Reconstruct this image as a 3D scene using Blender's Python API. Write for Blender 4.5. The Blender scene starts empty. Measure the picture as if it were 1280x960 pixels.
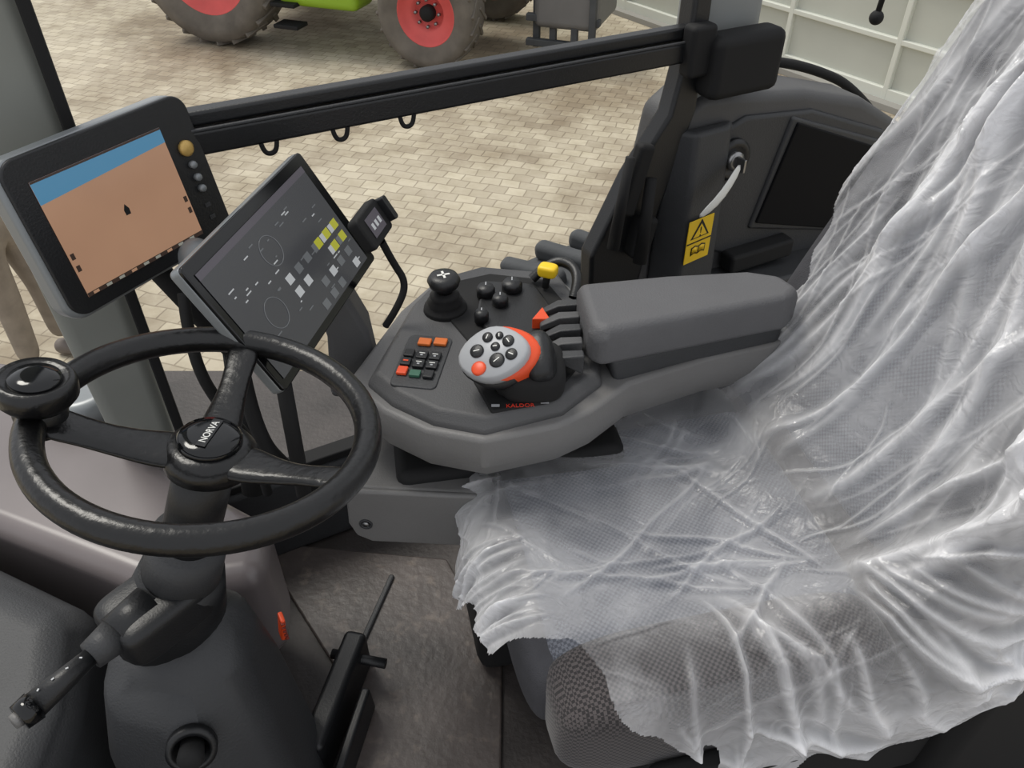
import bpy, bmesh, math, random
import numpy as np
from mathutils import Vector, Matrix, noise
random.seed(4); rng=np.random.default_rng(7)
scene=bpy.context.scene
scene.view_settings.view_transform='Standard'

# ------------------------------------------------------------ materials
def mat(name,col,rough=.5,metal=0,var=.0,vscale=8,bump=0,bscale=60,emit=None,estr=1,spec=.5,coat=0,sheen=0):
    m=bpy.data.materials.new(name);m.use_nodes=True;nt=m.node_tree;b=nt.nodes['Principled BSDF']
    b.inputs['Roughness'].default_value=rough;b.inputs['Metallic'].default_value=metal
    b.inputs['Specular IOR Level'].default_value=spec;b.inputs['Coat Weight'].default_value=coat
    b.inputs['Sheen Weight'].default_value=sheen
    b.inputs['Base Color'].default_value=(*col,1)
    tc=nt.nodes.new('ShaderNodeTexCoord')
    if var>0:
        n=nt.nodes.new('ShaderNodeTexNoise');n.inputs['Scale'].default_value=vscale;n.inputs['Detail'].default_value=6
        nt.links.new(tc.outputs['Object'],n.inputs['Vector'])
        r=nt.nodes.new('ShaderNodeValToRGB');r.color_ramp.elements[0].position=.3;r.color_ramp.elements[1].position=.7
        r.color_ramp.elements[0].color=(*[c*(1-var) for c in col],1);r.color_ramp.elements[1].color=(*[min(1,c*(1+var)) for c in col],1)
        nt.links.new(n.outputs['Fac'],r.inputs['Fac']);nt.links.new(r.outputs['Color'],b.inputs['Base Color'])
    if bump>0:
        n=nt.nodes.new('ShaderNodeTexNoise');n.inputs['Scale'].default_value=bscale;n.inputs['Detail'].default_value=3
        nt.links.new(tc.outputs['Object'],n.inputs['Vector'])
        bp=nt.nodes.new('ShaderNodeBump');bp.inputs['Strength'].default_value=bump;bp.inputs['Distance'].default_value=.003
        nt.links.new(n.outputs['Fac'],bp.inputs['Height']);nt.links.new(bp.outputs['Normal'],b.inputs['Normal'])
    if emit:
        b.inputs['Emission Color'].default_value=(*emit,1);b.inputs['Emission Strength'].default_value=estr
    return m
def S(r,g,b):
    f=lambda c:(c/255/12.92) if c<=10 else ((c/255+.055)/1.055)**2.4
    return (f(r),f(g),f(b))
M_grey=mat('plastic_grey',S(75,75,76),.55,var=.06,bump=.25,bscale=400)
M_arm=mat('armrest_grey',S(86,86,88),.6,var=.06,bump=.3,bscale=350)
M_greyL=mat('plastic_grey_light',S(108,107,106),.5,var=.05,bump=.2,bscale=400)
M_greyD=mat('plastic_grey_dark',S(52,53,55),.55,var=.08,bump=.3,bscale=300)
M_black=mat('plastic_black',S(22,23,25),.42,bump=.15,bscale=300)
M_blackM=mat('black_matte',S(12,12,13),.8)
M_gloss=mat('black_gloss',S(10,11,13),.12)
M_rim=mat('wheel_rim_leather',S(12,12,13),.3,var=.2,vscale=30,bump=.35,bscale=90)
M_orange=mat('orange_plastic',S(222,78,36),.4)
M_orange2=mat('orange_key',S(215,112,45),.5)
M_yellow=mat('yellow_plastic',S(240,200,30),.45)
M_white=mat('white_plastic',S(225,225,220),.4)
M_silver=mat('silver_rim',S(132,136,138),.35,metal=.2)
M_metal=mat('metal',S(150,150,150),.3,metal=.9)
M_pale=mat('pale_grey_keys',S(165,167,170),.4)
M_red=mat('red_rim',S(218,88,84),.5,var=.1,vscale=4)
M_green=mat('green_paint',S(140,175,40),.4)
M_tyre=mat('tyre_rubber',S(104,98,90),.85,var=.25,vscale=5,bump=.4)
M_tyreD=mat('tyre_dark',S(72,74,76),.8,var=.2,vscale=5,bump=.4)
M_gold=mat('gold_knob',S(200,165,95),.35,metal=.3)
M_pillar=mat('pillar_grey',S(128,131,130),.6,var=.04)
M_pillarD=mat('pillar_headliner',S(128,130,124),.7,var=.05)

# ------------------------------------------------------------ mesh helpers
def link(o,parent=None,M=None,m=None):
    scene.collection.objects.link(o)
    if m: o.data.materials.append(m)
    if parent: o.parent=parent
    if M is not None: o.matrix_local=M
    return o
def meshobj(name,verts,faces,m,parent=None,M=None,smooth=True,bevel=0,seg=3,sub=0):
    me=bpy.data.meshes.new(name);me.from_pydata([tuple(v) for v in verts],[],faces);me.update()
    bm=bmesh.new();bm.from_mesh(me);bmesh.ops.recalc_face_normals(bm,faces=bm.faces);bm.to_mesh(me);bm.free()
    o=bpy.data.objects.new(name,me);link(o,parent,M,m)
    if smooth:
        for p in me.polygons:p.use_smooth=True
    if bevel>0:
        b=o.modifiers.new('b','BEVEL');b.width=bevel;b.segments=seg;b.limit_method='ANGLE';b.angle_limit=.5;b.harden_normals=True
    if sub:
        s=o.modifiers.new('s','SUBSURF');s.levels=sub;s.render_levels=sub
    return o
def T(x=0,y=0,z=0): return Matrix.Translation((x,y,z))
def box(name,c,s,m,parent=None,rot=(0,0,0),bevel=.004,seg=3):
    x,y,z=[a/2 for a in s]
    v=[(-x,-y,-z),(x,-y,-z),(x,y,-z),(-x,y,-z),(-x,-y,z),(x,-y,z),(x,y,z),(-x,y,z)]
    f=[(0,1,2,3),(4,5,6,7),(0,1,5,4),(1,2,6,5),(2,3,7,6),(3,0,4,7)]
    R=Matrix.Rotation(rot[2],4,'Z')@Matrix.Rotation(rot[1],4,'Y')@Matrix.Rotation(rot[0],4,'X')
    return meshobj(name,v,f,m,parent,T(*c)@R,bevel=min(bevel,min(s)*.45),seg=seg)
def loft(name,rings,m,parent=None,M=None,bevel=0,sub=0,cap=True,seg=3):
    n=len(rings[0]);v=[p for r in rings for p in r];f=[]
    for i in range(len(rings)-1):
        for j in range(n):
            k=(j+1)%n;f.append((i*n+j,i*n+k,(i+1)*n+k,(i+1)*n+j))
    if cap: f.append(tuple(range(n)));f.append(tuple((len(rings)-1)*n+j for j in range(n)))
    return meshobj(name,v,f,m,parent,M,bevel=bevel,sub=sub,seg=seg)
def prism(name,pts,z0,z1,m,parent=None,M=None,bevel=.003,seg=3):
    return loft(name,[[(x,y,z0) for x,y in pts],[(x,y,z1) for x,y in pts]],m,parent,M,bevel=bevel,seg=seg)
def vprism(name,pts,y0,y1,m,parent=None,bevel=.004):   # outline in local x-z plane, extruded along y
    return loft(name,[[(x,y0,z) for x,z in pts],[(x,y1,z) for x,z in pts]],m,parent,None,bevel=bevel)
def rrect(x0,x1,y0,y1,r,n=5):
    out=[]
    for cx,cy,a0 in((x1-r,y1-r,0),(x0+r,y1-r,90),(x0+r,y0+r,180),(x1-r,y0+r,270)):
        for i in range(n+1):
            a=math.radians(a0+90*i/n);out.append((cx+r*math.cos(a),cy+r*math.sin(a)))
    return out
def lathe(name,prof,m,parent=None,M=None,n=32,bevel=0,cap=True):
    rings=[[(r*math.cos(2*math.pi*i/n),r*math.sin(2*math.pi*i/n),z) for i in range(n)] for r,z in prof]
    return loft(name,rings,m,parent,M,bevel=bevel,cap=cap)
def frame(o,x,y=None,z=None):
    o=Vector(o)
    if z is not None:
        z=Vector(z).normalized();x=Vector(x);x=(x-z*x.dot(z)).normalized();y=z.cross(x)
    else:
        x=Vector(x).normalized();y=Vector(y);y=(y-x*y.dot(x)).normalized();z=x.cross(y)
    return Matrix(((x.x,y.x,z.x,o.x),(x.y,y.y,z.y,o.y),(x.z,y.z,z.z,o.z),(0,0,0,1)))
def rod(name,a,b,r0,r1,m,parent=None,n=20):
    a=Vector(a);b=Vector(b);d=b-a
    M=frame(a,(1,0,0) if abs(d.normalized().x)<.9 else (0,1,0),z=d)
    return lathe(name,[(r0,0),(r1,d.length)],m,parent,M,n)
def tube(name,pts,r,m,parent=None,closed=False):
    c=bpy.data.curves.new(name,'CURVE');c.dimensions='3D';sp=c.splines.new('NURBS');sp.points.add(len(pts)-1)
    for p,q in zip(sp.points,pts):p.co=(*q,1)
    sp.use_endpoint_u=True;sp.order_u=3;sp.use_cyclic_u=closed;c.bevel_depth=r;c.bevel_resolution=4;c.resolution_u=10
    o=bpy.data.objects.new(name,c);o.data.materials.append(m);scene.collection.objects.link(o)
    if parent:o.parent=parent
    return o
def torus(name,R,r,m,parent=None,M=None,n=72,k=16,squash=1):
    v=[];f=[]
    for i in range(n):
        a=2*math.pi*i/n
        for j in range(k):
            b=2*math.pi*j/k;rr=R+r*math.cos(b);v.append((rr*math.cos(a),rr*math.sin(a),r*squash*math.sin(b)))
    for i in range(n):
        for j in range(k):
            f.append((i*k+j,((i+1)%n)*k+j,((i+1)%n)*k+(j+1)%k,i*k+(j+1)%k))
    return meshobj(name,v,f,m,parent,M)
def pad(name,c,s,m,parent=None,rot=(0,0,0),e=.35,n=40,k=28):
    v=[];f=[]
    pw=lambda a,p:math.copysign(abs(a)**p,a)
    for i in range(k+1):
        ph=-math.pi/2+math.pi*i/k
        for j in range(n):
            t=2*math.pi*j/n
            v.append((s[0]/2*pw(math.cos(ph),e)*pw(math.cos(t),e),s[1]/2*pw(math.cos(ph),e)*pw(math.sin(t),e),s[2]/2*pw(math.sin(ph),e)))
    for i in range(k):
        for j in range(n):f.append((i*n+j,i*n+(j+1)%n,(i+1)*n+(j+1)%n,(i+1)*n+j))
    R=Matrix.Rotation(rot[2],4,'Z')@Matrix.Rotation(rot[1],4,'Y')@Matrix.Rotation(rot[0],4,'X')
    return meshobj(name,v,f,m,parent,T(*c)@R)
def text(name,s,size,m,parent,M,ext=.0003,align='CENTER'):
    c=bpy.data.curves.new(name,'FONT');c.body=s;c.size=size;c.extrude=ext;c.align_x=align;c.align_y='CENTER'
    o=bpy.data.objects.new(name,c);c.materials.append(m);scene.collection.objects.link(o);o.parent=parent;o.matrix_local=M
    return o
def group(name,M=None):
    e=bpy.data.objects.new(name,None);e.empty_display_size=.1;scene.collection.objects.link(e)
    if M is not None:e.matrix_world=M
    return e
def quad(name,x0,x1,y0,y1,z,m,parent): 
    return meshobj(name,[(x0,y0,z),(x1,y0,z),(x1,y1,z),(x0,y1,z)],[(0,1,2,3)],m,parent,smooth=False)

# ------------------------------------------------------------ ground (paved yard)
def ground_mat():
    m=bpy.data.materials.new('pavers');m.use_nodes=True;nt=m.node_tree;b=nt.nodes['Principled BSDF'];b.inputs['Roughness'].default_value=.8
    tc=nt.nodes.new('ShaderNodeTexCoord');mp=nt.nodes.new('ShaderNodeMapping');mp.inputs['Rotation'].default_value=(0,0,math.radians(18))
    wn=nt.nodes.new('ShaderNodeTexNoise');wn.inputs['Scale'].default_value=3;nt.links.new(tc.outputs['Object'],wn.inputs['Vector'])
    va=nt.nodes.new('ShaderNodeVectorMath');va.operation='MULTIPLY_ADD';va.inputs[1].default_value=(.06,.06,0)
    nt.links.new(wn.outputs['Color'],va.inputs[0]);nt.links.new(tc.outputs['Object'],va.inputs[2])
    nt.links.new(va.outputs[0],mp.inputs['Vector'])
    br=nt.nodes.new('ShaderNodeTexBrick');br.inputs['Scale'].default_value=1
    br.inputs['Brick Width'].default_value=.16;br.inputs['Row Height'].default_value=.12;br.inputs['Mortar Size'].default_value=.008;br.inputs['Mortar Smooth'].default_value=.8
    br.inputs['Color1'].default_value=(*S(198,189,168),1);br.inputs['Color2'].default_value=(*S(176,166,147),1);br.inputs['Mortar'].default_value=(*S(152,142,124),1)
    nt.links.new(mp.outputs[0],br.inputs['Vector'])
    def ramp(scale,lo,hi,c):
        n=nt.nodes.new('ShaderNodeTexNoise');n.inputs['Scale'].default_value=scale;n.inputs['Detail'].default_value=9;n.inputs['Roughness'].default_value=.65
        nt.links.new(tc.outputs['Object'],n.inputs['Vector'])
        r=nt.nodes.new('ShaderNodeValToRGB');r.color_ramp.elements[0].position=lo;r.color_ramp.elements[1].position=hi
        r.color_ramp.elements[0].color=(*c,1);r.color_ramp.elements[1].color=(1,1,1,1);nt.links.new(n.outputs['Fac'],r.inputs['Fac']);return r
    r=ramp(.6,.38,.56,(.54,.49,.44));r2=ramp(4,.3,.6,(.80,.78,.74))
    mx=nt.nodes.new('ShaderNodeMixRGB');mx.blend_type='MULTIPLY';mx.inputs['Fac'].default_value=1
    mx2=nt.nodes.new('ShaderNodeMixRGB');mx2.blend_type='MULTIPLY';mx2.inputs['Fac'].default_value=1
    nt.links.new(br.outputs['Color'],mx.inputs[1]);nt.links.new(r.outputs['Color'],mx.inputs[2])
    nt.links.new(mx.outputs[0],mx2.inputs[1]);nt.links.new(r2.outputs['Color'],mx2.inputs[2]);nt.links.new(mx2.outputs[0],b.inputs['Base Color'])
    bp=nt.nodes.new('ShaderNodeBump');bp.inputs['Strength'].default_value=.3;bp.inputs['Distance'].default_value=.008;bp.invert=True
    nt.links.new(br.outputs['Fac'],bp.inputs['Height']);nt.links.new(bp.outputs[0],b.inputs['Normal'])
    return m
meshobj('ground',[(-30,-10,-1.4),(30,-10,-1.4),(30,40,-1.4),(-30,40,-1.4)],[(0,1,2,3)],ground_mat(),smooth=False)

# ------------------------------------------------------------ garage building
gd=Vector((1.231-3.975,10.956-7.087,0)).normalized()
GB=group('garage_building',frame((3.975,7.087,-1.4),gd,z=(0,0,1)))
M_gw=mat('door_panel_grey',S(188,190,180),.6,var=.04,vscale=2);M_gf=mat('door_frame_white',S(212,214,204),.5)
box('door_leaf',(4,-.06,1.9),(20,.06,3.8),M_gw,GB,bevel=.001)
for i in range(0,17): box('stile',(-5.5+i*1.24,-.01,1.9),(.055,.06,3.8),M_gf,GB,bevel=.01)
for j in range(0,8): box('rail',(4,-.01,.08+j*.5),(20,.055,.05 if j else .16),M_gf,GB,bevel=.01)
box('plinth',(4,.05,.03),(20,.16,.06),mat('concrete_kerb',S(150,148,142),.9),GB)

# ------------------------------------------------------------ background tractor
TR=group('farm_tractor',frame((-3.28,9.65,-1.4),(.94,-.335,0),z=(0,0,1)))
def tractor_wheel(name,x,y,R,w,rim,parent,lugs=20):
    M=T(x,y,R)@Matrix.Rotation(math.radians(90),4,'X')
    g=group(name);g.parent=parent;g.matrix_local=M
    lathe('tyre',[(rim,-w*.35),(R*.8,-w*.5),(R*.94,-w*.46),(R*.97,-w*.3),(R*.97,w*.3),(R*.94,w*.46),(R*.8,w*.5),(rim,w*.35)],M_tyre,g,n=48,cap=False)
    lathe('rim',[(.02,w*.12),(rim*.5,w*.12),(rim*.6,w*.25),(rim*.92,w*.2),(rim,w*.36),(rim*1.03,w*.36),(rim*1.03,-w*.3),(.02,-w*.3)],M_red,g,n=40)
    lathe('hub',[(rim*.25,w*.1),(rim*.25,w*.3),(rim*.16,w*.36)],M_blackM,g)
    for i in range(8):
        a=i*math.pi/4;lathe('bolt',[(.018,w*.2),(.016,w*.29)],M_metal,g,T(rim*.42*math.cos(a),rim*.42*math.sin(a),0),n=8)
    for i in range(lugs):
        a=2*math.pi*i/lugs
        for s in(-1,1):
            b=a+(math.pi/lugs if s>0 else 0)
            R2=Matrix.Rotation(b,4,'Z')@T(R*.96,0,s*w*.24)@Matrix.Rotation(s*.7,4,'X')
            o=box('lug',(0,0,0),(R*.06,R*.07,w*.52),M_tyre,g,bevel=.01);o.matrix_local=R2
    return g
tractor_wheel('front_wheel',2.6,0,.55,.42,.31,TR)
tractor_wheel('rear_wheel',0,0,.88,.55,.55,TR,24)
tractor_wheel('front_wheel_far',2.6,1.9,.55,.42,.31,TR)
tractor_wheel('rear_wheel_far',0,1.9,.88,.55,.55,TR,24)
box('chassis',(1.5,.95,.75),(3.4,.7,.4),M_blackM,TR,bevel=.05)
box('hood',(2.2,.95,1.45),(1.9,.9,.8),M_green,TR,bevel=.15)
box('cab_lower',(.2,.95,1.4),(1.6,1.5,.7),M_green,TR,bevel=.1)
box('cab_glass',(.2,.95,2.2),(1.4,1.4,1.1),M_gloss,TR,bevel=.08)
box('cab_roof',(.2,.95,2.85),(1.7,1.6,.25),M_white,TR,bevel=.1)
box('fuel_tank',(1.35,.05,.72),(.95,.45,.46),M_green,TR,bevel=.08)
for i in range(3): box('cab_step_%d'%i,(.98,-.15,.30+.22*i),(.3,.22,.04),M_blackM,TR,bevel=.01)
box('fender',(2.6,.05,1.2),(.9,.5,.05),M_blackM,TR,bevel=.02)
for i,x in enumerate((3.55,3.75,4.0,4.2)): box('linkage_post',(x,.6-.05*i,.6),(.07,.07,.95),M_tyreD,TR,bevel=.01)
for z in(.2,.45,.75,1.05): box('linkage_bar',(3.87,.5,z),(.8,.08,.07),M_tyreD,TR,bevel=.01)
box('front_weight',(3.9,.9,.7),(.7,.9,.7),M_greyL,TR,bevel=.08)

# ------------------------------------------------------------ own tractor rear tyre (seen over the sill)
RT=group('rear_tyre',frame((.27,2.02,-.52),(.887,.463,0),z=(-.463,.887,0)))
R=.78;w=.44
lathe('carcass',[(.45,-w*.4),(R*.8,-w*.5),(R*.95,-w*.46),(R*.97,-w*.3),(R*.97,w*.3),(R*.95,w*.46),(R*.8,w*.5),(.45,w*.4)],M_tyreD,RT,n=64)
for i in range(40):
    for s in(-1,1):
        a=2*math.pi*(i+(.5 if s>0 else 0))/40
        o=box('lug',(0,0,0),(.06,.055,w*.5),M_tyreD,RT,bevel=.022);o.matrix_local=Matrix.Rotation(a,4,'Z')@T(R*.985,0,s*w*.24)@Matrix.Rotation(s*.5,4,'X')

# ------------------------------------------------------------ cab structure (cab frame: x rearward, y outward)
CF=frame((-.125,1.4,0),(.887,.463,0),z=(0,0,1))
box('floor',(.1,.75,-.03),(2.6,2.2,.06),mat('cab_floor_rubber',S(60,55,53),.55,var=.4,vscale=6,bump=.5,bscale=90),bevel=.002)
WR=group('wall_right',CF)
box('sill_panel',(.3,.0,.12),(2.2,.05,.24),M_greyD,WR,bevel=.02)
box('sill_seal',(.0,.0,.25),(1.6,.04,.02),M_blackM,WR)
BR=group('window_guard_rail',CF)
box('rail_lower',(.03,.0,.985),(1.02,.03,.04),M_black,BR,bevel=.006)
box('rail_upper',(.03,.015,1.018),(1.02,.03,.024),M_black,BR,bevel=.006)
box('rail_groove',(.03,-.012,1.006),(1.02,.006,.005),M_greyD,BR,bevel=.002)
box('rail_end_cap',(-.47,.005,.99),(.03,.05,.07),M_blackM,BR,bevel=.01)
for k in(-.31,-.19,-.07):
    tube('hook',[(k-.013,-.012,.968),(k-.011,-.012,.952),(k,-.012,.946),(k+.011,-.012,.952),(k+.013,-.012,.968)],.004,M_blackM,BR)
AP=group('a_pillar',CF)
vprism('pillar_trim',[(-.70,.25),(-.60,.25),(-.585,1.0),(-.60,2.0),(-.80,2.0),(-.72,1.0)],.03,.10,M_pillarD,AP,bevel=.025)
box('window_seal',(-.585,.02,1.15),(.018,.03,1.7),M_blackM,AP)
BP=group('b_pillar',CF)
vprism('pillar_trim',[(.56,.3),(.78,.3),(.75,.8),(.735,1.9),(.575,1.9),(.56,.8)],.02,.10,M_pillar,BP,bevel=.03)
vprism('window_frame',[(.345,.30),(.45,.30),(.50,.60),(.575,.86),(.575,1.9),(.525,1.9),(.53,1.0),(.505,.86),(.42,.74),(.335,.57)],-.01,.04,M_black,BP,bevel=.01)
box('monitor_bracket',(.65,-.03,.955),(.180,.07,.125),M_blackM,BP,bevel=.02)
box('bracket_arm',(.545,-.02,.99),(.06,.04,.1),M_blackM,BP,bevel=.01)
box('latch_plate',(.425,-.02,.74),(.04,.03,.16),M_blackM,BP,rot=(0,.25,0),bevel=.01)
rod('latch_handle',(.40,-.03,.80),(.37,-.04,.60),.010,.014,M_blackM,BP)
rod('latch_handle_b',(.46,-.03,.74),(.44,-.05,.55),.012,.016,M_blackM,BP)
box('latch_box',(.455,-.02,.60),(.05,.05,.10),M_blackM,BP,rot=(0,.2,0),bevel=.012)
FC=group('fender_side_console',CF)
vprism('cover',[(.45,.32),(.455,.42),(.50,.62),(.535,.84),(.60,.88),(.70,.872),(.9,.845),(1.1,.79),(1.28,.69),(1.40,.55),(1.45,.45),(1.45,.32)],.0,.14,M_grey,FC,bevel=.025)
loft('pillar_foot',[[(.50,-.0,.32),(.545,-.075,.32),(.66,-.06,.32),(.70,.0,.32)],[(.50,-.0,.60),(.545,-.07,.60),(.65,-.055,.60),(.69,.0,.60)],[(.535,.0,.82),(.565,-.035,.82),(.66,-.03,.82),(.69,.0,.82)]],M_greyD,FC,bevel=.012)
tube('rubber_edge',[(.68,.15,.885),(.85,.15,.88),(1.05,.15,.83),(1.25,.15,.74),(1.4,.15,.6)],.012,M_blackM,FC)
vprism('dark_inlay',[(.66,.50),(.66,.80),(.72,.82),(.92,.80),(1.19,.70),(1.27,.52),(1.2,.36),(.85,.42)],-.012,.01,M_greyD,FC,bevel=.01)
vprism('screen_surround',[(.785,.53),(.85,.80),(1.19,.675),(1.15,.43)],-.02,.0,M_greyD,FC,bevel=.008)
vprism('blank_screen',[(.80,.545),(.865,.785),(1.165,.665),(1.125,.445)],-.026,.0,mat('recess_black',S(16,16,18),.7,spec=.15),FC,bevel=.004)
box('ledge',(.95,-.05,.40),(.8,.12,.03),M_greyD,FC,rot=(0,.06,0),bevel=.012)
box('recess_block',(.82,-.03,.46),(.2,.05,.05),M_blackM,FC,bevel=.01)  # solid black block standing in for a recess
def onwall(k,z,y=-.013): return T(k,y,z)@Matrix.Rotation(math.radians(90),4,'X')
lathe('ignition_bezel',[(.048,0),(.048,.010),(.038,.016),(.032,.012)],M_black,FC,onwall(.69,.73,-.012))
lathe('ignition_ring',[(.022,0),(.022,.022),(.014,.024)],M_metal,FC,onwall(.69,.73,-.012))
box('key',(.69,-.047,.73),(.006,.03,.03),M_metal,FC,bevel=.001)
loft('key_tag',[[(.675,-.055,.748),(.69,-.055,.728),(.69,-.059,.728),(.675,-.059,.748)],[(.625,-.085,.726),(.64,-.085,.702),(.64,-.089,.702),(.625,-.089,.726)],[(.575,-.105,.70),(.592,-.105,.678),(.592,-.109,.678),(.575,-.109,.70)],[(.535,-.10,.665),(.55,-.10,.652),(.55,-.104,.652),(.535,-.104,.665)]],M_white,FC,sub=1)
for k,z in((1.185,.60),(1.175,.54),(1.14,.40)):
    lathe('switch_knob',[(.022,0),(.022,.02),(.015,.026)],M_blackM,FC,onwall(k,z,-.02)); box('switch_tick',(k,-.048,z+.008),(.004,.002,.008),M_white,FC,bevel=.0005)
WL=group('warning_label',CF@frame((.551,-.0745,.530),(.105,.0165,0),z=(0,.01,1)))
M_wy=mat('label_yellow',S(238,196,28),.5);M_wk=mat('label_black',S(15,14,10),.6)
box('label_face',(.035,0,.05),(.080,.002,.108),M_wy,WL,bevel=.0005)
box('divider',(.035,-.0014,.047),(.078,.001,.003),M_wk,WL,bevel=.0001)
def wtri(s,y,m,n): meshobj(n,[(.035-s,y,.058-.36*(s-.027)),(.035+s,y,.058-.36*(s-.027)),(.035,y,.058+s*1.5)],[(0,1,2)],m,WL,smooth=False)
wtri(.030,-.0016,M_wk,'triangle_border');wtri(.0225,-.0020,M_wy,'triangle_field')
text('exclamation','!',.034,M_wk,WL,T(.035,-.0022,.070)@Matrix.Rotation(math.radians(90),4,'X'))
vprism('book',[(.012,.014),(.012,.034),(.024,.038),(.035,.034),(.046,.038),(.058,.034),(.058,.014),(.046,.018),(.035,.014),(.024,.018)],-.0022,-.0012,M_wk,WL,bevel=0)
vprism('book_page_l',[(.015,.018),(.015,.032),(.024,.035),(.033,.032),(.033,.018),(.024,.021)],-.0028,-.002,M_wy,WL,bevel=0)
vprism('book_page_r',[(.037,.018),(.037,.032),(.046,.035),(.055,.032),(.055,.018),(.046,.021)],-.0028,-.002,M_wy,WL,bevel=0)
MR=group('mirror_arm',CF)
rod('arm',(1.27,.15,1.25),(1.24,.15,.93),.007,.007,M_blackM,MR);pad('ball_end',(1.24,.15,.92),(.035,.035,.035),M_blackM,MR,e=1,n=20,k=12)

# ------------------------------------------------------------ front grey panel / dash
M_front=mat('front_panel_grey',S(112,105,105),.3,var=.18,vscale=3)
prism('front_grey_panel',[(-1.7,1.55),(-1.1,1.42),(-.86,1.37),(-.68,1.10),(-.44,.96),(-.42,.83),(-.60,.80),(-1.27,1.07),(-1.7,1.07)],.12,.38,M_front,bevel=.04,seg=5)  # glossy grey panel, added as stand-in for the lower windscreen area
HL=group('front_work_light')
lathe('lamp_body',[(.09,0),(.09,.05),(.075,.06),(.06,.055)],M_silver,HL,T(-.90,1.27,.381))
DP=group('front_dash_panel')
loft('panel',[[(-1.25,1.03,.0),(-.66,.77,.0),(-.62,.55,.0),(-.59,.1,.0),(-1.25,.1,.0)],[(-1.25,1.02,.38),(-.68,.76,.38),(-.63,.58,.38),(-.60,.1,.38),(-1.25,.1,.38)],[(-1.25,.95,.43),(-.71,.71,.43),(-.66,.57,.43),(-.63,.1,.43),(-1.25,.1,.43)]],M_greyD,DP,bevel=.03,seg=4)

# ------------------------------------------------------------ steering column
SC=group('steering_column')
loft('shroud',[[(-.60,.74,.0),(-.45,.80,.0),(-.34,.72,.0),(-.32,.54,.0),(-.44,.44,.0),(-.585,.48,.0)],
 [(-.60,.72,.35),(-.49,.78,.35),(-.37,.72,.35),(-.355,.58,.35),(-.45,.50,.35),(-.585,.53,.35)],
 [(-.59,.71,.47),(-.49,.76,.47),(-.39,.715,.48),(-.38,.61,.47),(-.46,.54,.45),(-.57,.56,.45)],
 [(-.56,.69,.52),(-.50,.72,.52),(-.43,.70,.53),(-.42,.64,.52),(-.46,.60,.50),(-.54,.61,.50)]],M_greyD,SC,bevel=.03,seg=4)
ax=Vector((-.112,.017,-.274)).normalized();wc=Vector((-.337,.653,.893));hc=Vector((-.342,.650,.865))
def onax(d): return hc+ax*d
rod('upper_tube',onax(.02),onax(.20),.034,.036,M_black,SC,32)
rod('collar',onax(.19),onax(.28),.048,.052,M_greyD,SC,32)
rod('lower_boot',onax(.27),onax(.42),.055,.080,M_black,SC,32)
pad('switch_box',(-.475,.625,.585),(.13,.10,.07),M_black,SC,rot=(0,0,.9),e=.4)
hf=frame((-.445,.530,.40),(1,0,.0),z=(.30,-.85,.42))
lathe('tilt_recess',[(.034,0),(.034,.014),(.025,.016),(.024,0)],M_black,SC,hf)
lathe('tilt_knob',[(.016,0),(.018,.03),(.013,.04)],M_blackM,SC,hf)
ST=group('multifunction_stalk')
rod('stalk_base',(-.475,.62,.60),(-.505,.575,.60),.030,.027,M_black,ST)
rod('stalk_sleeve',(-.505,.575,.60),(-.525,.545,.60),.024,.019,M_greyD,ST)
rod('stalk_arm',(-.52,.552,.60),(-.562,.478,.605),.011,.017,M_black,ST)
rod('stalk_tip',(-.562,.478,.605),(-.572,.462,.606),.019,.017,M_gloss,ST)
rod('stalk_button',(-.572,.462,.606),(-.576,.456,.607),.010,.009,M_greyL,ST)
for i in range(4):
    p=Vector((-.528,.535,.6135)).lerp(Vector((-.556,.488,.622)),i/3); box('stalk_icon_%d'%i,p,(.0035,.002,.001),M_pale,ST,rot=(0,0,.5*i),bevel=.0002)

# ------------------------------------------------------------ steering wheel (dished, hub below rim plane)
WF=frame(wc,(1,0,0),z=(.187,.098,.977))
SW=group('steering_wheel',WF)
WRd=.175;HZ=-.030
torus('rim',WRd,.016,M_rim,SW,n=96,k=20)
def spoke(name,ang,w0,w1):
    a=math.radians(ang);d=Vector((math.cos(a),math.sin(a)));p=Vector((-d.y,d.x));rings=[]
    for t,wd,z,h in((.02,w0,HZ-.008,.010),(.055,w0*.92,HZ-.006,.010),(.10,w1,HZ*.75-.004,.008),(.140,w1*1.05,HZ*.35,.007),(WRd-.005,w1*1.35,.0,.006)):
        c=d*t
        rings.append([(c.x+p.x*s*wd,c.y+p.y*s*wd,z+zz*h) for s,zz in((-1,-.4),(-.8,.6),(-.35,.85),(.35,.85),(.8,.6),(1,-.4),(.7,-1),(-.7,-1))])
    loft(name,rings,M_rim,SW,sub=2)
spoke('spoke_left',190,.034,.024);spoke('spoke_mid',92,.028,.018);spoke('spoke_right',-19,.034,.017)
lathe('hub',[(.03,HZ-.035),(.050,HZ-.025),(.052,HZ-.008),(.044,HZ+.003),(.036,HZ+.006)],M_rim,SW,n=40)
lathe('hub_cap',[(.036,HZ+.002),(.036,HZ+.011),(.032,HZ+.016),(.02,HZ+.018)],M_gloss,SW,n=40)
box('badge_bar',(0,0,HZ+.0188),(.050,.012,.002),M_black,SW,rot=(0,0,1.45),bevel=.001)
text('badge_text','NORVA',.0112,M_white,SW,T(0,0,HZ+.0201)@Matrix.Rotation(1.45,4,'Z'))
KA=math.radians(187);kx,ky=WRd*math.cos(KA),WRd*math.sin(KA)
SK=group('spinner_knob');SK.parent=SW;SK.matrix_local=T(kx+.004,ky,.0)
rod('knob_post',(0,0,.005),(0,0,.03),.012,.014,M_black,SK)
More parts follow.
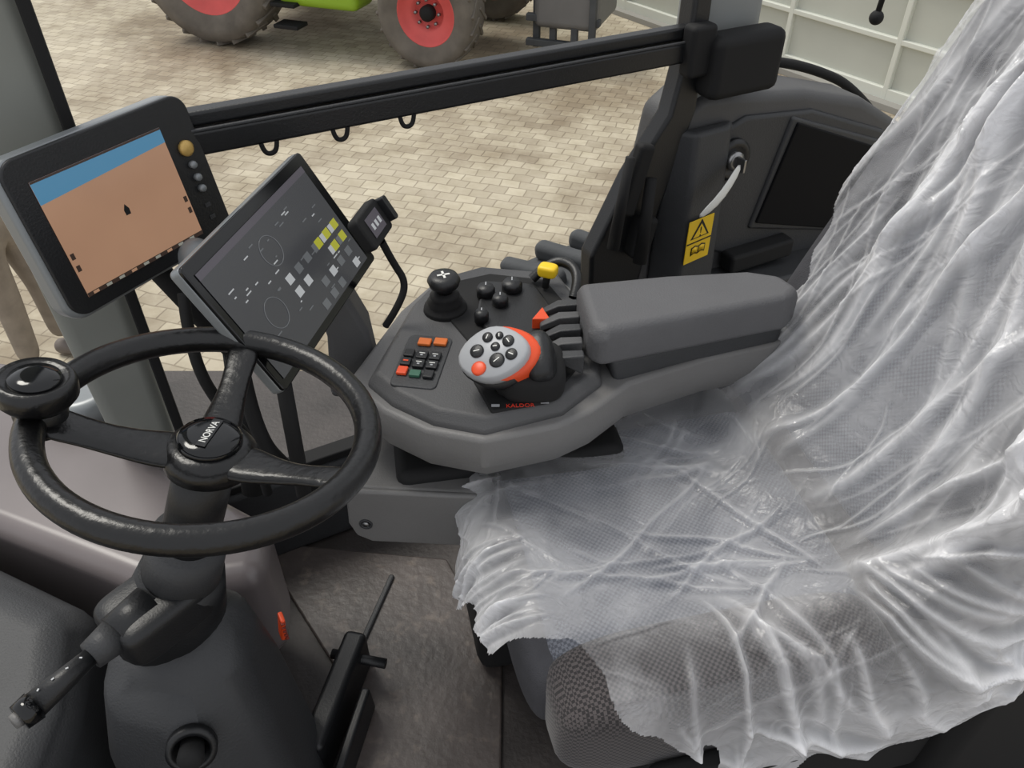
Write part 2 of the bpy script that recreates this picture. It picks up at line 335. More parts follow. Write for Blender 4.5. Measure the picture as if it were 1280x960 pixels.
lathe('knob_body',[(.022,.010),(.033,.016),(.040,.026),(.040,.040),(.036,.048),(.030,.046),(.026,.044)],M_rim,SK,n=40)
lathe('knob_top',[(.027,.042),(.025,.048),(.012,.051)],M_gloss,SK,n=32)
lathe('knob_clamp',[(.024,-.02),(.027,.0),(.024,.02)],M_black,SK,n=24)

# ------------------------------------------------------------ displays
def display_frame(c,h,down):
    h=Vector(h).normalized();up=-Vector(down).normalized();return frame(c,h,up)
M_sc=lambda n,c,e=.68:mat(n,tuple(x*.1 for x in c),.25,emit=c,estr=e)
D1=group('guidance_terminal',display_frame((-.569,1.040,.950),(.51,.86,0),(.172,-.102,-.97)))
prism('housing',rrect(-.132,.178,-.116,.118,.03,8),-.040,-.004,M_silver,D1,bevel=.008)
prism('bezel',rrect(-.124,.178,-.110,.116,.026,8),-.01,.0,M_black,D1,bevel=.003)
def screen_grad():
    m=M_sc('screen_field',S(186,142,112),.62);nt=m.node_tree;b=nt.nodes['Principled BSDF']
    n=nt.nodes.new('ShaderNodeTexNoise');n.inputs['Scale'].default_value=9;tc=nt.nodes['Texture Coordinate'];nt.links.new(tc.outputs['Object'],n.inputs['Vector'])
    r=nt.nodes.new('ShaderNodeValToRGB');r.color_ramp.elements[0].color=(*S(176,136,110),1);r.color_ramp.elements[1].color=(*S(194,152,122),1);nt.links.new(n.outputs['Fac'],r.inputs['Fac']);nt.links.new(r.outputs['Color'],b.inputs['Emission Color']);return m
s1=screen_grad();s2=M_sc('screen_sky',S(88,146,182),.62);s3=M_sc('screen_bar',S(60,48,42));s4=M_sc('screen_icon',S(150,150,140))
quad('screen_field',-.094,.118,-.088,.082,.0012,s1,D1)
meshobj('screen_sky',[(-.094,.050,.0018),(.118,.060,.0018),(.118,.082,.0018),(-.094,.082,.0018)],[(0,1,2,3)],s2,D1,smooth=False)
quad('screen_bar',-.094,.118,-.088,-.082,.0018,s3,D1);quad('screen_top',-.094,.118,.079,.082,.0022,s3,D1)
for i in range(9): quad('bar_icon_%d'%i,-.085+i*.022,-.076+i*.022,-.087,-.083,.0024,s4 if i%3 else s1,D1)
for i in range(2): quad('side_icon_%d'%i,-.091,-.085,-.05+i*.018,-.041+i*.018,.0024,s3,D1)
for i in range(2): quad('right_icon_%d'%i,.109,.115,-.05+i*.018,-.041+i*.018,.0024,s3,D1)
meshobj('vehicle_arrow',[(.011,-.010,.0026),(.019,-.010,.0026),(.0195,-.002,.0026),(.015,.006,.0026),(.0105,-.002,.0026)],[(0,1,2,3,4)],M_blackM,D1,smooth=False)
for i,(y,r) in enumerate(((.040,.012),(.014,.006),(-.006,.006),(-.024,.006))):
    lathe('knob_%d'%i,[(r,0),(r,.006),(r*.7,.009)],M_gold if i==0 else M_silver,D1,T(.147,y,0))
for i in range(2): quad('key_label_%d'%i,.142,.152,-.055-i*.02,-.048-i*.02,.001,M_greyD,D1)
D1M=group('mount');D1M.name='terminal_mount';D1M.parent=D1;D1M.matrix_local=D1.matrix_world.inverted()
rod('arm',(-.60,1.07,.93),(-.50,1.14,.62),.018,.018,M_blackM,D1M);rod('arm_b',(-.50,1.14,.62),(-.50,1.06,.34),.02,.025,M_blackM,D1M)
pad('ball',(-.50,1.10,.84),(.06,.06,.06),M_silver,D1M,e=1,n=20,k=12)
tube('cable_run',[(-.48,.98,.85),(-.47,.92,.78),(-.45,.93,.66),(-.44,.98,.55),(-.45,1.0,.4)],.009,M_blackM,D1M)
tube('cable_run_b',[(-.40,.92,.75),(-.39,.88,.66),(-.36,.90,.56),(-.34,.95,.45)],.012,M_blackM,D1M)
tube('cable_back',[(-.78,1.02,1.0),(-.74,1.0,1.04),(-.70,1.02,1.03),(-.68,1.04,.98)],.006,M_blackM,D1M)
D2=group('touchscreen_terminal',display_frame((-.319,.962,.904),(.215,.977,0),(.494,-.13,-.859)))
prism('housing',rrect(-.152,.197,-.107,.098,.008,5),-.024,-.003,M_silver,D2,bevel=.006)
prism('glass',rrect(-.151,.196,-.106,.097,.007,5),-.008,.0,M_gloss,D2,bevel=.002)
d2=M_sc('screen_dark',S(74,75,78),.6);d3=M_sc('icon_white',S(185,188,190),.7);d4=M_sc('icon_green',S(175,175,60),.75);d5=M_sc('icon_grey',S(108,111,114),.65);d6=M_sc('screen_header',S(92,88,96),.6)
quad('screen',-.139,.175,-.093,.080,.0012,d2,D2)
quad('header',-.139,.175,.070,.080,.0016,d6,D2)
random.seed(2)
for i in range(6):
    for j in range(4):
        x=-.01+i*.03;y=-.088+j*.022
        if random.random()<.85: quad('tile',x-.004,x+.012,y,y+.013,.0018,random.choice([d3,d5,d5]),D2)
for i,(x,y) in enumerate(((.087,-.022),(.117,-.022),(.147,-.022),(.147,-.044),(.117,-.044))): quad('tile_green_%d'%i,x-.001,x+.016,y,y+.014,.0024,d4,D2)
for i in range(44):
    x=random.uniform(-.12,.16);y=random.uniform(-.085,.06);l=random.uniform(.004,.014);quad('glyph',x,x+l,y,y+.0018,.0020,random.choice([d3,d5,d5]),D2)
torus('gauge_ring',.022,.0005,d5,D2,T(-.07,-.03,.002),n=40,k=6);torus('gauge_ring_b',.022,.0005,d5,D2,T(-.0,.03,.002),n=40,k=6)
ST2=group('stand_mount');ST2.name='terminal_stand';ST2.parent=D2;ST2.matrix_local=D2.matrix_world.inverted()
loft('stand',[[(-.32,1.11,.60),(-.23,1.11,.60),(-.22,1.04,.60),(-.31,1.03,.60)],[(-.31,1.11,.72),(-.245,1.13,.72),(-.235,1.06,.72),(-.30,1.04,.72)],[(-.325,1.06,.88),(-.29,1.10,.88),(-.28,1.04,.86),(-.31,1.01,.86)]],M_grey,ST2,bevel=.012)
rod('cable_elbow',(-.33,.86,.55),(-.34,.92,.80),.012,.012,M_blackM,ST2)
PH=group('phone_holder',display_frame((-.205,1.073,.915),(.215,.977,0),(.494,-.13,-.859)))
prism('cradle',rrect(-.040,.040,-.028,.026,.008,4),-.02,.0,M_blackM,PH,bevel=.004)
prism('clamp_top',rrect(.036,.048,-.02,.02,.004,3),-.02,.012,M_black,PH,bevel=.003)
quad('mini_screen',-.022,.022,-.016,.016,.0012,d6,PH)
for i in range(3): quad('mini_icon_%d'%i,-.015+i*.012,-.008+i*.012,-.006,.004,.002,d3,PH)
tube('holder_cable',[(-.20,1.08,.88),(-.19,1.10,.83),(-.17,1.10,.79),(-.19,1.08,.75),(-.21,1.08,.72)],.006,M_blackM,PH).matrix_parent_inverse=PH.matrix_world.inverted()

# ------------------------------------------------------------ armrest control console
AC=group('armrest_console')
sk=[(-.265,.96),(-.20,1.16),(-.15,1.25),(-.06,1.29),(.09,1.27),(.14,1.18),(.45,1.18),(.52,1.08),(.33,1.02),(.19,.955),(.125,.89),(.07,.855),(-.04,.822),(-.13,.845),(-.20,.89)]
loft('skirt',[[(x*.95,.05+y*.96,.615) for x,y in sk],[(x,y,.65) for x,y in sk],[(x,y,.675) for x,y in sk],[(x*.97,.03+y*.97,.70) for x,y in sk]],M_greyL,AC,bevel=.008)
dk=[(-.225,.95),(-.177,1.149),(-.137,1.233),(-.059,1.274),(.087,1.25),(.12,1.16),(.14,1.05),(.14,.95),(.075,.880),(-.04,.838),(-.115,.858),(-.18,.90)]
loft('deck',[[(x,y,.66) for x,y in dk],[(x,y,.705) for x,y in dk],[(x*.93,.06+y*.945,.722) for x,y in dk]],M_grey,AC,bevel=.006)
prism('recess',[(-.10,1.21),(-.04,1.235),(.06,1.215),(.10,1.12),(.105,.97),(.055,.885),(-.03,.86),(-.058,.93),(-.07,1.03),(-.12,1.12)],.715,.7255,M_blackM,AC,bevel=.004)
prism('inner_deck',[(-.05,1.20),(.04,1.19),(.075,1.10),(.06,1.03),(-.03,1.02),(-.06,1.1)],.72,.733,M_black,AC,bevel=.005)
arm=[(.103,1.088),(.25,1.115),(.39,1.13),(.44,1.115),(.462,1.075),(.44,1.045),(.27,.992),(.135,.950),(.115,.965)]
loft('armrest_pad',[[(x,y,.735) for x,y in arm],[(x,y,.785) for x,y in arm],[(.25+(x-.25)*.95,1.04+(y-1.04)*.88,.803) for x,y in arm]],M_arm,AC,bevel=.012,seg=4)
loft('armrest_body',[[(.12,1.16,.66),(.44,1.16,.66),(.45,1.075,.66),(.17,.955,.66)],[(.12,1.10,.738),(.44,1.12,.738),(.445,1.06,.738),(.15,.965,.738)]],M_greyD,AC,bevel=.012)
for i in range(5):
    y=1.085-i*.034
    loft('finger_lever_%d'%i,[[(.045,y-.01,.735),(.045,y+.006,.735),(.045,y+.006,.745),(.045,y-.01,.748)],[(.075,y-.012,.75),(.075,y+.01,.75),(.075,y+.01,.762),(.075,y-.012,.765)],[(.108,y-.012,.73),(.108,y+.008,.73),(.108,y+.008,.765),(.108,y-.012,.768)]],M_grey if i%2 else M_greyD,AC,bevel=.003)
JS=group('cross_lever_joystick',T(-.113,1.125,.722)@Matrix.Scale(.82,4));JS.parent=AC
lathe('boot',[(.046,0),(.044,.01),(.034,.016),(.037,.022),(.028,.03),(.031,.036),(.018,.045)],M_blackM,JS,n=28)
lathe('grip',[(.016,.04),(.018,.05),(.030,.060),(.034,.072),(.028,.082),(.015,.084)],M_black,JS,n=28)
box('mark_a',(0,0,.0845),(.026,.005,.001),M_white,JS,rot=(0,0,.3),bevel=.0003);box('mark_b',(0,0,.0845),(.005,.026,.001),M_white,JS,rot=(0,0,.3),bevel=.0003)
n_=Vector((-.30,-.42,.85)).normalized()
ML=group('drive_lever_grip',frame((-.026,.905,.795),(1,.12,0),z=n_));ML.parent=AC
pl=[(.050*math.cos(a)*(1+.10*math.cos(2*a+.6)),.043*math.sin(a)*(1+.06*math.sin(a))) for a in [2*math.pi*i/28 for i in range(28)]]
loft('palm_body',[[(x*.7+.016,y*.7+.002,-.055) for x,y in pl],[(x*.92+.016,y*.95+.0,-.035) for x,y in pl],[(x*1.0+.014,y*1.0+.001,-.014) for x,y in pl],[(x*.99+.008,y*1.0,-.004) for x,y in pl]],M_orange,ML,bevel=0)
loft('key_plate',[[(x*1.0,y*1.0,-.016) for x,y in pl],[(x*1.0,y*1.0,-.002) for x,y in pl],[(x*.97,y*.97,.004) for x,y in pl],[(x*.90,y*.90,.008) for x,y in pl]],M_pale,ML)
loft('palm_lower',[[(x*.6+.004,y*.6-.006,-.060) for x,y in pl],[(x*.93+.002,y*.95-.004,-.030) for x,y in pl],[(x*1.01,y*1.01-.002,-.012) for x,y in pl]],M_black,ML)
for i,(x,y,r) in enumerate(((-.022,.008,.0105),(.006,-.014,.0115),(-.004,.026,.008),(.014,.024,.006),(.026,.012,.009),(.028,-.010,.009),(.006,.008,.007))):
    lathe('button_%d'%i,[(r,.006),(r,.0095),(r*.8,.011)],M_black,ML,T(x,y,0),n=20)
    box('button_mark_%d'%i,(x,y,.0113),(r*.9,.0014,.0006),M_white,ML,rot=(0,0,.5*i),bevel=.0002)
lathe('button_red',[(.011,.006),(.011,.0095),(.008,.011)],M_orange,ML,T(-.022,-.020,0),n=20)
pad('hand_rest',(.058,-.002,-.036),(.045,.08,.05),M_black,ML,e=.7)
pad('lever_boot',(.03,.93,.745),(.10,.11,.06),M_blackM,AC,e=.6)
rod('lever_stem',(.0,.915,.73),(-.01,.91,.775),.025,.028,M_blackM,AC)
M_redtxt=mat('red_text',S(220,60,40),.5)
text('gate_text','KALDOR',.0105,M_redtxt,AC,T(.012,.873,.7265)@Matrix.Rotation(.05,4,'Z'))
for x in(-.024,.048): box('gate_mark',(x,.875+x*.1,.727),(.012,.005,.001),M_pale,AC,bevel=.0002)
SB=group('switch_bank',frame((-.135,.978,.7225),(.988,-.155,0),z=(0,0,1)));SB.parent=AC
prism('bank_plate',rrect(-.042,.030,-.062,.068,.01),-.004,.002,M_greyD,SB,bevel=.002)
for i,(x,y) in enumerate(((-.012,.046),(.013,.050))): box('orange_key_%d'%i,(x,y,.005),(.021,.017,.006),M_orange2,SB,bevel=.002)
for r in range(2):
    for c in range(2):
        x=-.008+c*.021;y=.012-r*.022
        box('key_%d_%d'%(r,c),(x,y,.005),(.018,.019,.006),M_black,SB,bevel=.002)
        box('key_mark_%d_%d'%(r,c),(x,y+.002,.0083),(.009,.0018,.0006),M_white,SB,bevel=.0002);box('key_mark2_%d_%d'%(r,c),(x,y-.003,.0083),(.004,.003,.0006),M_pale,SB,bevel=.0002)
for i,(x,y,m) in enumerate(((-.029,-.030,M_orange),(-.029,-.008,M_black),(-.029,.014,M_black),(.013,-.033,M_black))): box('side_key_%d'%i,(x,y,.005),(.016,.018,.006),m,SB,bevel=.002)
box('key_green',(-.008,-.034,.005),(.017,.014,.005),mat('green_key',S(50,95,75),.5),SB,bevel=.001)
box('key_red_mark',(-.029,-.008,.0083),(.008,.003,.0006),M_orange,SB,bevel=.0002)
pad('yellow_lever',(.062,1.185,.762),(.034,.026,.022),M_yellow,AC,rot=(0,0,-.4),e=.5)
rod('yellow_lever_stem',(.058,1.18,.73),(.062,1.185,.76),.006,.007,M_blackM,AC)
tube('grab_loop',[(.035,1.20,.735),(.07,1.215,.765),(.105,1.20,.765),(.115,1.165,.755),(.105,1.14,.735)],.009,M_black,AC)
meshobj('hazard_button',[(.032,1.055,.752),(.062,1.055,.752),(.050,1.09,.752),(.032,1.055,.728),(.062,1.055,.728),(.050,1.09,.728)],[(0,1,2),(3,4,5),(0,1,4,3),(1,2,5,4),(2,0,3,5)],M_orange,AC,bevel=.002)
for i,(x,y,r) in enumerate(((-.045,1.155,.016),(-.02,1.125,.014),(.0,1.17,.018),(-.05,1.08,.012))):
    lathe('dial_%d'%i,[(r,0),(r,.014),(r*.8,.02)],M_black,AC,T(x,y,.73),n=24);box('dial_tick_%d'%i,(x,y+.4*r,.7505),(.002,r*.6,.0006),M_pale,AC,bevel=.0002)
SX=group('side_storage_box',frame((-.165,.862,.500),(.995,-.06,0),z=(0,0,1)));SX.parent=AC
vprism('door',[(-.105,-.025),(-.095,-.055),(-.07,-.070),(.12,-.070),(.12,.055),(-.10,.055)],-.006,.006,M_greyL,SX,bevel=.008)
vprism('bin',[(-.10,-.06),(.13,-.06),(.13,.055),(-.10,.055)],.0,.14,M_greyL,SX,bevel=.01)
lathe('screw_recess',[(.011,0),(.011,.002),(.008,.002),(.007,.0)],M_greyD,SX,onwall(-.075,-.022,-.0065),n=20);lathe('screw',[(.006,0),(.005,.003)],M_metal,SX,onwall(-.075,-.022,-.0065),n=16)

# ------------------------------------------------------------ driver seat (local x rearward, y to far side)
SF=frame((.203,.857,0),(.975,.2216,0),z=(0,0,1))
def fabric(name,c1,c2,sc):
    m=bpy.data.materials.new(name);m.use_nodes=True;nt=m.node_tree;b=nt.nodes['Principled BSDF'];b.inputs['Roughness'].default_value=.9;b.inputs['Sheen Weight'].default_value=.2
    tc=nt.nodes.new('ShaderNodeTexCoord');v=nt.nodes.new('ShaderNodeTexChecker');v.inputs['Scale'].default_value=sc
    v.inputs['Color1'].default_value=(*c1,1);v.inputs['Color2'].default_value=(*c2,1)
    n=nt.nodes.new('ShaderNodeTexNoise');n.inputs['Scale'].default_value=9
    mx=nt.nodes.new('ShaderNodeMixRGB');mx.blend_type='MULTIPLY';mx.inputs[0].default_value=.35
    nt.links.new(tc.outputs['Object'],v.inputs['Vector']);nt.links.new(tc.outputs['Object'],n.inputs['Vector'])
    nt.links.new(v.outputs['Color'],mx.inputs[1]);nt.links.new(n.outputs['Fac'],mx.inputs[2]);nt.links.new(mx.outputs[0],b.inputs['Base Color']);return m
M_fab=fabric('seat_fabric_woven',S(110,113,122),S(80,83,92),230);M_fabD=fabric('seat_fabric_side',S(84,78,78),S(40,37,38),230);M_fab2=mat('seat_fabric_plain',S(64,64,68),.9,var=.12,vscale=30,bump=.6,bscale=500)
DS=group('driver_seat',SF);TL=.42
pad('cushion',(.03,-.02,.455),(.50,.50,.15),M_fab,DS,e=.32)
pad('cushion_bolster_near',(.03,-.27,.45),(.50,.14,.18),M_fabD,DS,e=.45)
pad('cushion_bolster_far',(.03,.22,.46),(.48,.11,.16),M_fab2,DS,e=.45)
pad('cushion_front_roll',(-.195,-.03,.445),(.10,.46,.15),M_fab2,DS,e=.5)
pad('backrest',(.53,-.02,.94),(.13,.46,.92),M_fab,DS,rot=(0,TL,0),e=.32)
pad('backrest_bolster_near',(.515,-.25,.92),(.17,.13,.90),M_fab2,DS,rot=(0,TL,0),e=.45)
pad('backrest_bolster_far',(.505,.20,.92),(.18,.13,.92),M_fab2,DS,rot=(0,TL,0),e=.45)
box('backrest_shell',(.60,-.02,.91),(.06,.50,.88),M_blackM,DS,rot=(0,TL,0),bevel=.03)
box('seat_pan',(.05,-.04,.36),(.48,.56,.06),M_blackM,DS,bevel=.02)
box('side_trim_near',(.12,-.36,.34),(.44,.04,.14),M_blackM,DS,bevel=.015)
box('corner_black_box',(.50,-.36,.28),(.34,.10,.50),M_blackM,DS,bevel=.03)  # added black box, only there to blacken the lower corner
pad('headrest',(.80,-.02,1.46),(.11,.28,.22),M_fab2,DS,rot=(0,TL,0),e=.5)
box('suspension_bracket',(-.18,.16,.55),(.38,.14,.05),M_blackM,DS,rot=(0,0,-.05),bevel=.02)
box('suspension_column',(-.16,.15,.24),(.20,.18,.46),M_blackM,DS,bevel=.03)
for i in range(6): box('bellows_%d'%i,(.08,-.03,.05+i*.052),(.40,.40,.042),M_blackM,DS,bevel=.02)

# ------------------------------------------------------------ plastic film cover over the seat
prof=np.array([(-.300,.41),(-.290,.475),(-.268,.535),(-.215,.570),(-.11,.562),(.0,.555),(.10,.556),(.19,.572),(.26,.62),(.315,.72),(.39,.885),(.458,1.035),(.525,1.185),(.60,1.355),(.672,1.515)])
seg=np.r_[0,np.cumsum(np.hypot(*np.diff(prof,axis=0).T))];L=seg[-1]
def smooth_interp(s,col):
    i=np.clip(np.searchsorted(seg,s)-1,0,len(seg)-2);t=(s-seg[i])/(seg[i+1]-seg[i])
    p=prof[:,col];p0=p[np.maximum(i-1,0)];p1=p[i];p2=p[i+1];p3=p[np.minimum(i+2,len(p)-1)]
    return .5*((2*p1)+(-p0+p2)*t+(2*p0-5*p1+4*p2-p3)*t*t+(-p0+3*p1-3*p2+p3)*t**3)
NU,NV=680,380
uu=np.linspace(0,L,NU);ww=np.linspace(-.62,.29,NV)
Sg,Wg=np.meshgrid(uu,ww,indexing='ij')
X=smooth_interp(Sg,0);Zz=smooth_interp(Sg,1)
dX=np.gradient(X,axis=0);dZ=np.gradient(Zz,axis=0);nl=np.hypot(dX,dZ);NX=-dZ/nl;NZ=dX/nl
isb=1/(1+np.exp(-(Sg-.66)/.05))
edge=-.335
over=np.maximum(0,edge-Wg);Y=np.where(Wg<edge,edge-.12*over-.02*(1-np.exp(-over/.04)),Wg)
X=X+isb*over*.75;Zz=Zz-(1-isb)*over*.96-isb*over*.45
far=np.maximum(0,Wg-.235);Zz=Zz-(1-isb)*far*.8;X=X+isb*far*.8
rel=.020*np.exp(-((Wg+.27)/.06)**2)+.018*np.exp(-((Wg-.20)/.055)**2)
H=rel.copy();CR=np.zeros_like(H)
calm=1-.75*np.exp(-((Sg-.36)/.13)**4)*np.exp(-((Wg-.06)/.17)**4)-.45*np.exp(-((Sg-1.0)/.22)**2)*np.exp(-((Wg+.05)/.13)**2)
def crease(s0,w0,s1,w1,a,sg,asym=.3,sharp=.5,op=1.0,fine=False):
    global H,CR
    dx,dy=s1-s0,w1-w0;l=math.hypot(dx,dy);dx/=l;dy/=l
    px=Sg-s0;py=Wg-w0;t=(px*dx+py*dy)/l
    bend=(.02*np.sin(t*3.1+s0*20)+.004*np.sin(t*11+w0*50))*l*3
    d=-px*dy+py*dx+bend
    tp=np.clip(t*4,0,1)*np.clip((1-t)*4,0,1);tp=tp*tp*(3-2*tp)
    if fine: tp=tp*calm
    g=(np.exp(-(d/sg)**2)*(1-sharp)+np.exp(-np.abs(d)/sg)*sharp)*tp;g2=np.exp(-((d-sg*2.2)/(sg*1.7))**2)*tp
    H=H+a*(g-asym*g2);CR=CR+op*np.abs(a)*np.exp(-(d/(sg*.6))**2)*tp
for i in range(38):   # long gathers down the backrest
    s0=rng.uniform(.58,1.0);w0=rng.uniform(-.55,.28);ln=rng.uniform(.45,.95);an=rng.normal(.08,.17)
    crease(s0,w0,s0+ln*math.cos(an),w0+ln*math.sin(an),rng.uniform(.006,.018),rng.uniform(.008,.018))
for i in range(85):
    s0=rng.uniform(.55,1.3);w0=rng.uniform(-.58,.3);ln=rng.uniform(.2,.6);an=rng.normal(.08,.24)
    crease(s0,w0,s0+ln*math.cos(an),w0+ln*math.sin(an),rng.uniform(.0015,.005),rng.uniform(.002,.0045),sharp=1,op=1.4,fine=True)
for i in range(24):   # radiating from the seat crease to the front
    s0=rng.uniform(.52,.67);w0=rng.uniform(-.35,.2);an=math.pi+rng.normal(0,.6);ln=rng.uniform(.2,.5)
    crease(s0,w0,s0+ln*math.cos(an),w0+ln*math.sin(an),rng.uniform(.003,.009),rng.uniform(.004,.008),sharp=.9,fine=True)
for i in range(70):
    s0=rng.uniform(.0,.70);w0=rng.uniform(-.58,.28);an=math.pi+rng.normal(0,.8);ln=rng.uniform(.08,.30)
    crease(s0,w0,s0+ln*math.cos(an),w0+ln*math.sin(an),rng.uniform(.001,.0035),rng.uniform(.0016,.003),sharp=1,op=1.4,fine=True)
for i in range(54):   # hanging near side gathers
    s0=rng.uniform(.1,1.3);ln=rng.uniform(.14,.36);w0=rng.uniform(-.42,-.2);an=-math.pi/2+rng.normal(.25,.28)
    crease(s0,w0,s0+ln*math.cos(an),w0+ln*math.sin(an),rng.uniform(.006,.018),rng.uniform(.005,.012),sharp=.8)
for i in range(34):   # bunched front hem
    w0=rng.uniform(-.3,.28);crease(.22,w0,-.06,w0+rng.uniform(-.06,.06),rng.uniform(.004,.010),rng.uniform(.003,.007),sharp=.8)
H=H+.045*np.exp(-((Sg-.67)/.09)**2)*(.6+.4*np.sin(Wg*14+1))
fn=np.zeros_like(H)
for i in range(NU):
    a=uu[i]*5
    fn[i]=[noise.fractal(Vector((a,b*8,3.1)),1,2,2) for b in ww]
H=H+.006*fn+.005
H=np.maximum(H,.002+rel*.7)
kk=np.clip(over/.06,0,1)
X=X+NX*H*(1-kk);Zz=Zz+NZ*H*(1-kk);Y=Y-H*kk*.9
verts=np.stack([X,Y,Zz],-1).reshape(-1,3)
idx=np.arange(NU*NV).reshape(NU,NV)
faces=[]
for i in range(NU-1):
    for j in range(NV-1):
        s=Sg[i,j];w_=Wg[i,j];r=.018*math.sin(s*37)+.012*math.sin(s*83+1)+.014*math.sin(w_*41)+.006*math.sin(w_*97)
        if s<.03+r+.05*(w_>.0)+.04*(w_>.15): continue
        if w_< -.17-(s-.12)*1.15+r and s<.42: continue
        if w_< -.50-.25*max(0,s-.47)+r and s<.77: continue
        if w_> .262+r*.4-.085*math.exp(-((s-.86)/.13)**2): continue
        faces.append((int(idx[i,j]),int(idx[i+1,j]),int(idx[i+1,j+1]),int(idx[i,j+1])))
def film_mat():
    m=bpy.data.materials.new('clear_plastic_film');m.use_nodes=True;nt=m.node_tree;N=nt.nodes;Lk=nt.links;N.clear()
    o=N.new('ShaderNodeOutputMaterial');tr=N.new('ShaderNodeBsdfTransparent');tr.inputs[0].default_value=(.97,.98,.99,1)
    pb=N.new('ShaderNodeBsdfPrincipled');pb.inputs['Base Color'].default_value=(.90,.90,.92,1);pb.inputs['Roughness'].default_value=.13;pb.inputs['Specular IOR Level'].default_value=1.0
    tl=N.new('ShaderNodeBsdfTranslucent');tl.inputs[0].default_value=(.88,.88,.9,1);mt=N.new('ShaderNodeMixShader');mt.inputs[0].default_value=.2
    Lk.new(pb.outputs[0],mt.inputs[1]);Lk.new(tl.outputs[0],mt.inputs[2])
    mx=N.new('ShaderNodeMixShader');Lk.new(tr.outputs[0],mx.inputs[1]);Lk.new(mt.outputs[0],mx.inputs[2]);Lk.new(mx.outputs[0],o.inputs[0])
    tc=N.new('ShaderNodeTexCoord');n=N.new('ShaderNodeTexNoise');n.inputs['Scale'].default_value=5;n.inputs['Detail'].default_value=5;n.inputs['Distortion'].default_value=1.0
    Lk.new(tc.outputs['Object'],n.inputs['Vector'])
    r=N.new('ShaderNodeMapRange');r.inputs[1].default_value=.38;r.inputs[2].default_value=.68;r.inputs[3].default_value=.04;r.inputs[4].default_value=.30
    Lk.new(n.outputs['Fac'],r.inputs[0])
    lw=N.new('ShaderNodeLayerWeight');lw.inputs[0].default_value=.3
    m1=N.new('ShaderNodeMath');m1.operation='MULTIPLY';m1.inputs[1].default_value=.65;Lk.new(lw.outputs['Facing'],m1.inputs[0])
    at=N.new('ShaderNodeAttribute');at.attribute_name='thick_highlight'
    a1=N.new('ShaderNodeMath');a1.operation='ADD';Lk.new(r.outputs[0],a1.inputs[0]);Lk.new(m1.outputs[0],a1.inputs[1])
    a2=N.new('ShaderNodeMath');a2.operation='ADD';a2.use_clamp=True;Lk.new(a1.outputs[0],a2.inputs[0]);Lk.new(at.outputs['Fac'],a2.inputs[1])
    Lk.new(a2.outputs[0],mx.inputs[0])
    n2=N.new('ShaderNodeTexNoise');n2.inputs['Scale'].default_value=22;n2.inputs['Detail'].default_value=5;n2.inputs['Distortion'].default_value=2.5;Lk.new(tc.outputs['Object'],n2.inputs['Vector'])
    bp=N.new('ShaderNodeBump');bp.inputs['Strength'].default_value=.6;bp.inputs['Distance'].default_value=.007;Lk.new(n2.outputs['Fac'],bp.inputs['Height']);Lk.new(bp.outputs[0],pb.inputs['Normal'])
    return m
FM=meshobj('plastic_seat_cover',verts,faces,film_mat(),None,SF)
th=np.clip(CR*24,0,.5)+.12*isb+.24*np.clip(over/.1,0,1)+.28*np.clip((.20-Sg)/.12,0,1)  # opacity: bunched film, plus white highlights painted along the folds
at=FM.data.attributes.new('thick_highlight','FLOAT','POINT');at.data.foreach_set('value',th.reshape(-1).astype(np.float32))

# ------------------------------------------------------------ floor items
PD=group('pedal',frame((-.335,.76,0),(.2,.98,0),z=(0,0,1)))
box('pedal_plate',(.02,.0,.06),(.24,.045,.11),M_black,PD,bevel=.012)
box('pedal_arm',(-.06,-.055,.05),(.20,.018,.08),M_black,PD,rot=(0,-.1,0),bevel=.006)
rod('pedal_pivot',(.10,-.07,.08),(.10,.04,.08),.010,.010,M_black,PD)
box('pedal_label',(-.04,.025,.075),(.10,.004,.035),M_pale,PD,bevel=.001)
box('pedal_guide',(-.04,.034,.02),(.14,.02,.03),M_metal,PD,bevel=.004)
HB=group('bristle_scraper')
M_br=mat('bristle_brown',S(104,76,62),.8)
for i in range(26):
    a=i/25;rod('bristle_%d'%i,(-.47+.07*a,.86-.13*a,.0),(-.45+.06*a,.83-.12*a,.09),.005,.003,M_br,HB,n=6)
RF=group('orange_reflector',T(-.375,.745,.36))
M_rd=mat('reflector_dark',S(120,40,25),.5)
box('strip',(0,0,0),(.008,.022,.05),M_orange,RF,rot=(0,.15,.5),bevel=.003)
for i in range(5): box('rib_%d'%i,(.003,-.002,-.02+i*.010),(.006,.022,.003),M_rd,RF,rot=(0,.15,.5),bevel=.001)
FMt=group('floor_mat')
def mat_rubber():
    m=mat('mat_rubber',S(78,71,68),.45,var=.5,vscale=5,bump=.5,bscale=60);nt=m.node_tree;b=nt.nodes['Principled BSDF']
    n=nt.nodes.new('ShaderNodeTexNoise');n.inputs['Scale'].default_value=34;n.inputs['Detail'].default_value=8;tc=nt.nodes['Texture Coordinate'];nt.links.new(tc.outputs['Object'],n.inputs['Vector'])
    r=nt.nodes.new('ShaderNodeValToRGB');r.color_ramp.elements[0].position=.56;r.color_ramp.elements[1].position=.72;r.color_ramp.elements[0].color=(0,0,0,1);r.color_ramp.elements[1].color=(.45,.45,.45,1);nt.links.new(n.outputs['Fac'],r.inputs['Fac'])
    mx=nt.nodes.new('ShaderNodeMixRGB');mx.inputs[2].default_value=(*S(128,116,106),1)
    src=b.inputs['Base Color'].links[0].from_socket;nt.links.new(r.outputs[0],mx.inputs[0]);nt.links.new(src,mx.inputs[1]);nt.links.new(mx.outputs[0],b.inputs['Base Color']);return m
prism('mat',[(-.60,1.2),(-.15,1.15),(-.02,.9),(-.02,.3),(-.30,.3),(-.30,.72),(-.34,.85)],.0,.012,mat_rubber(),FMt,bevel=.005)
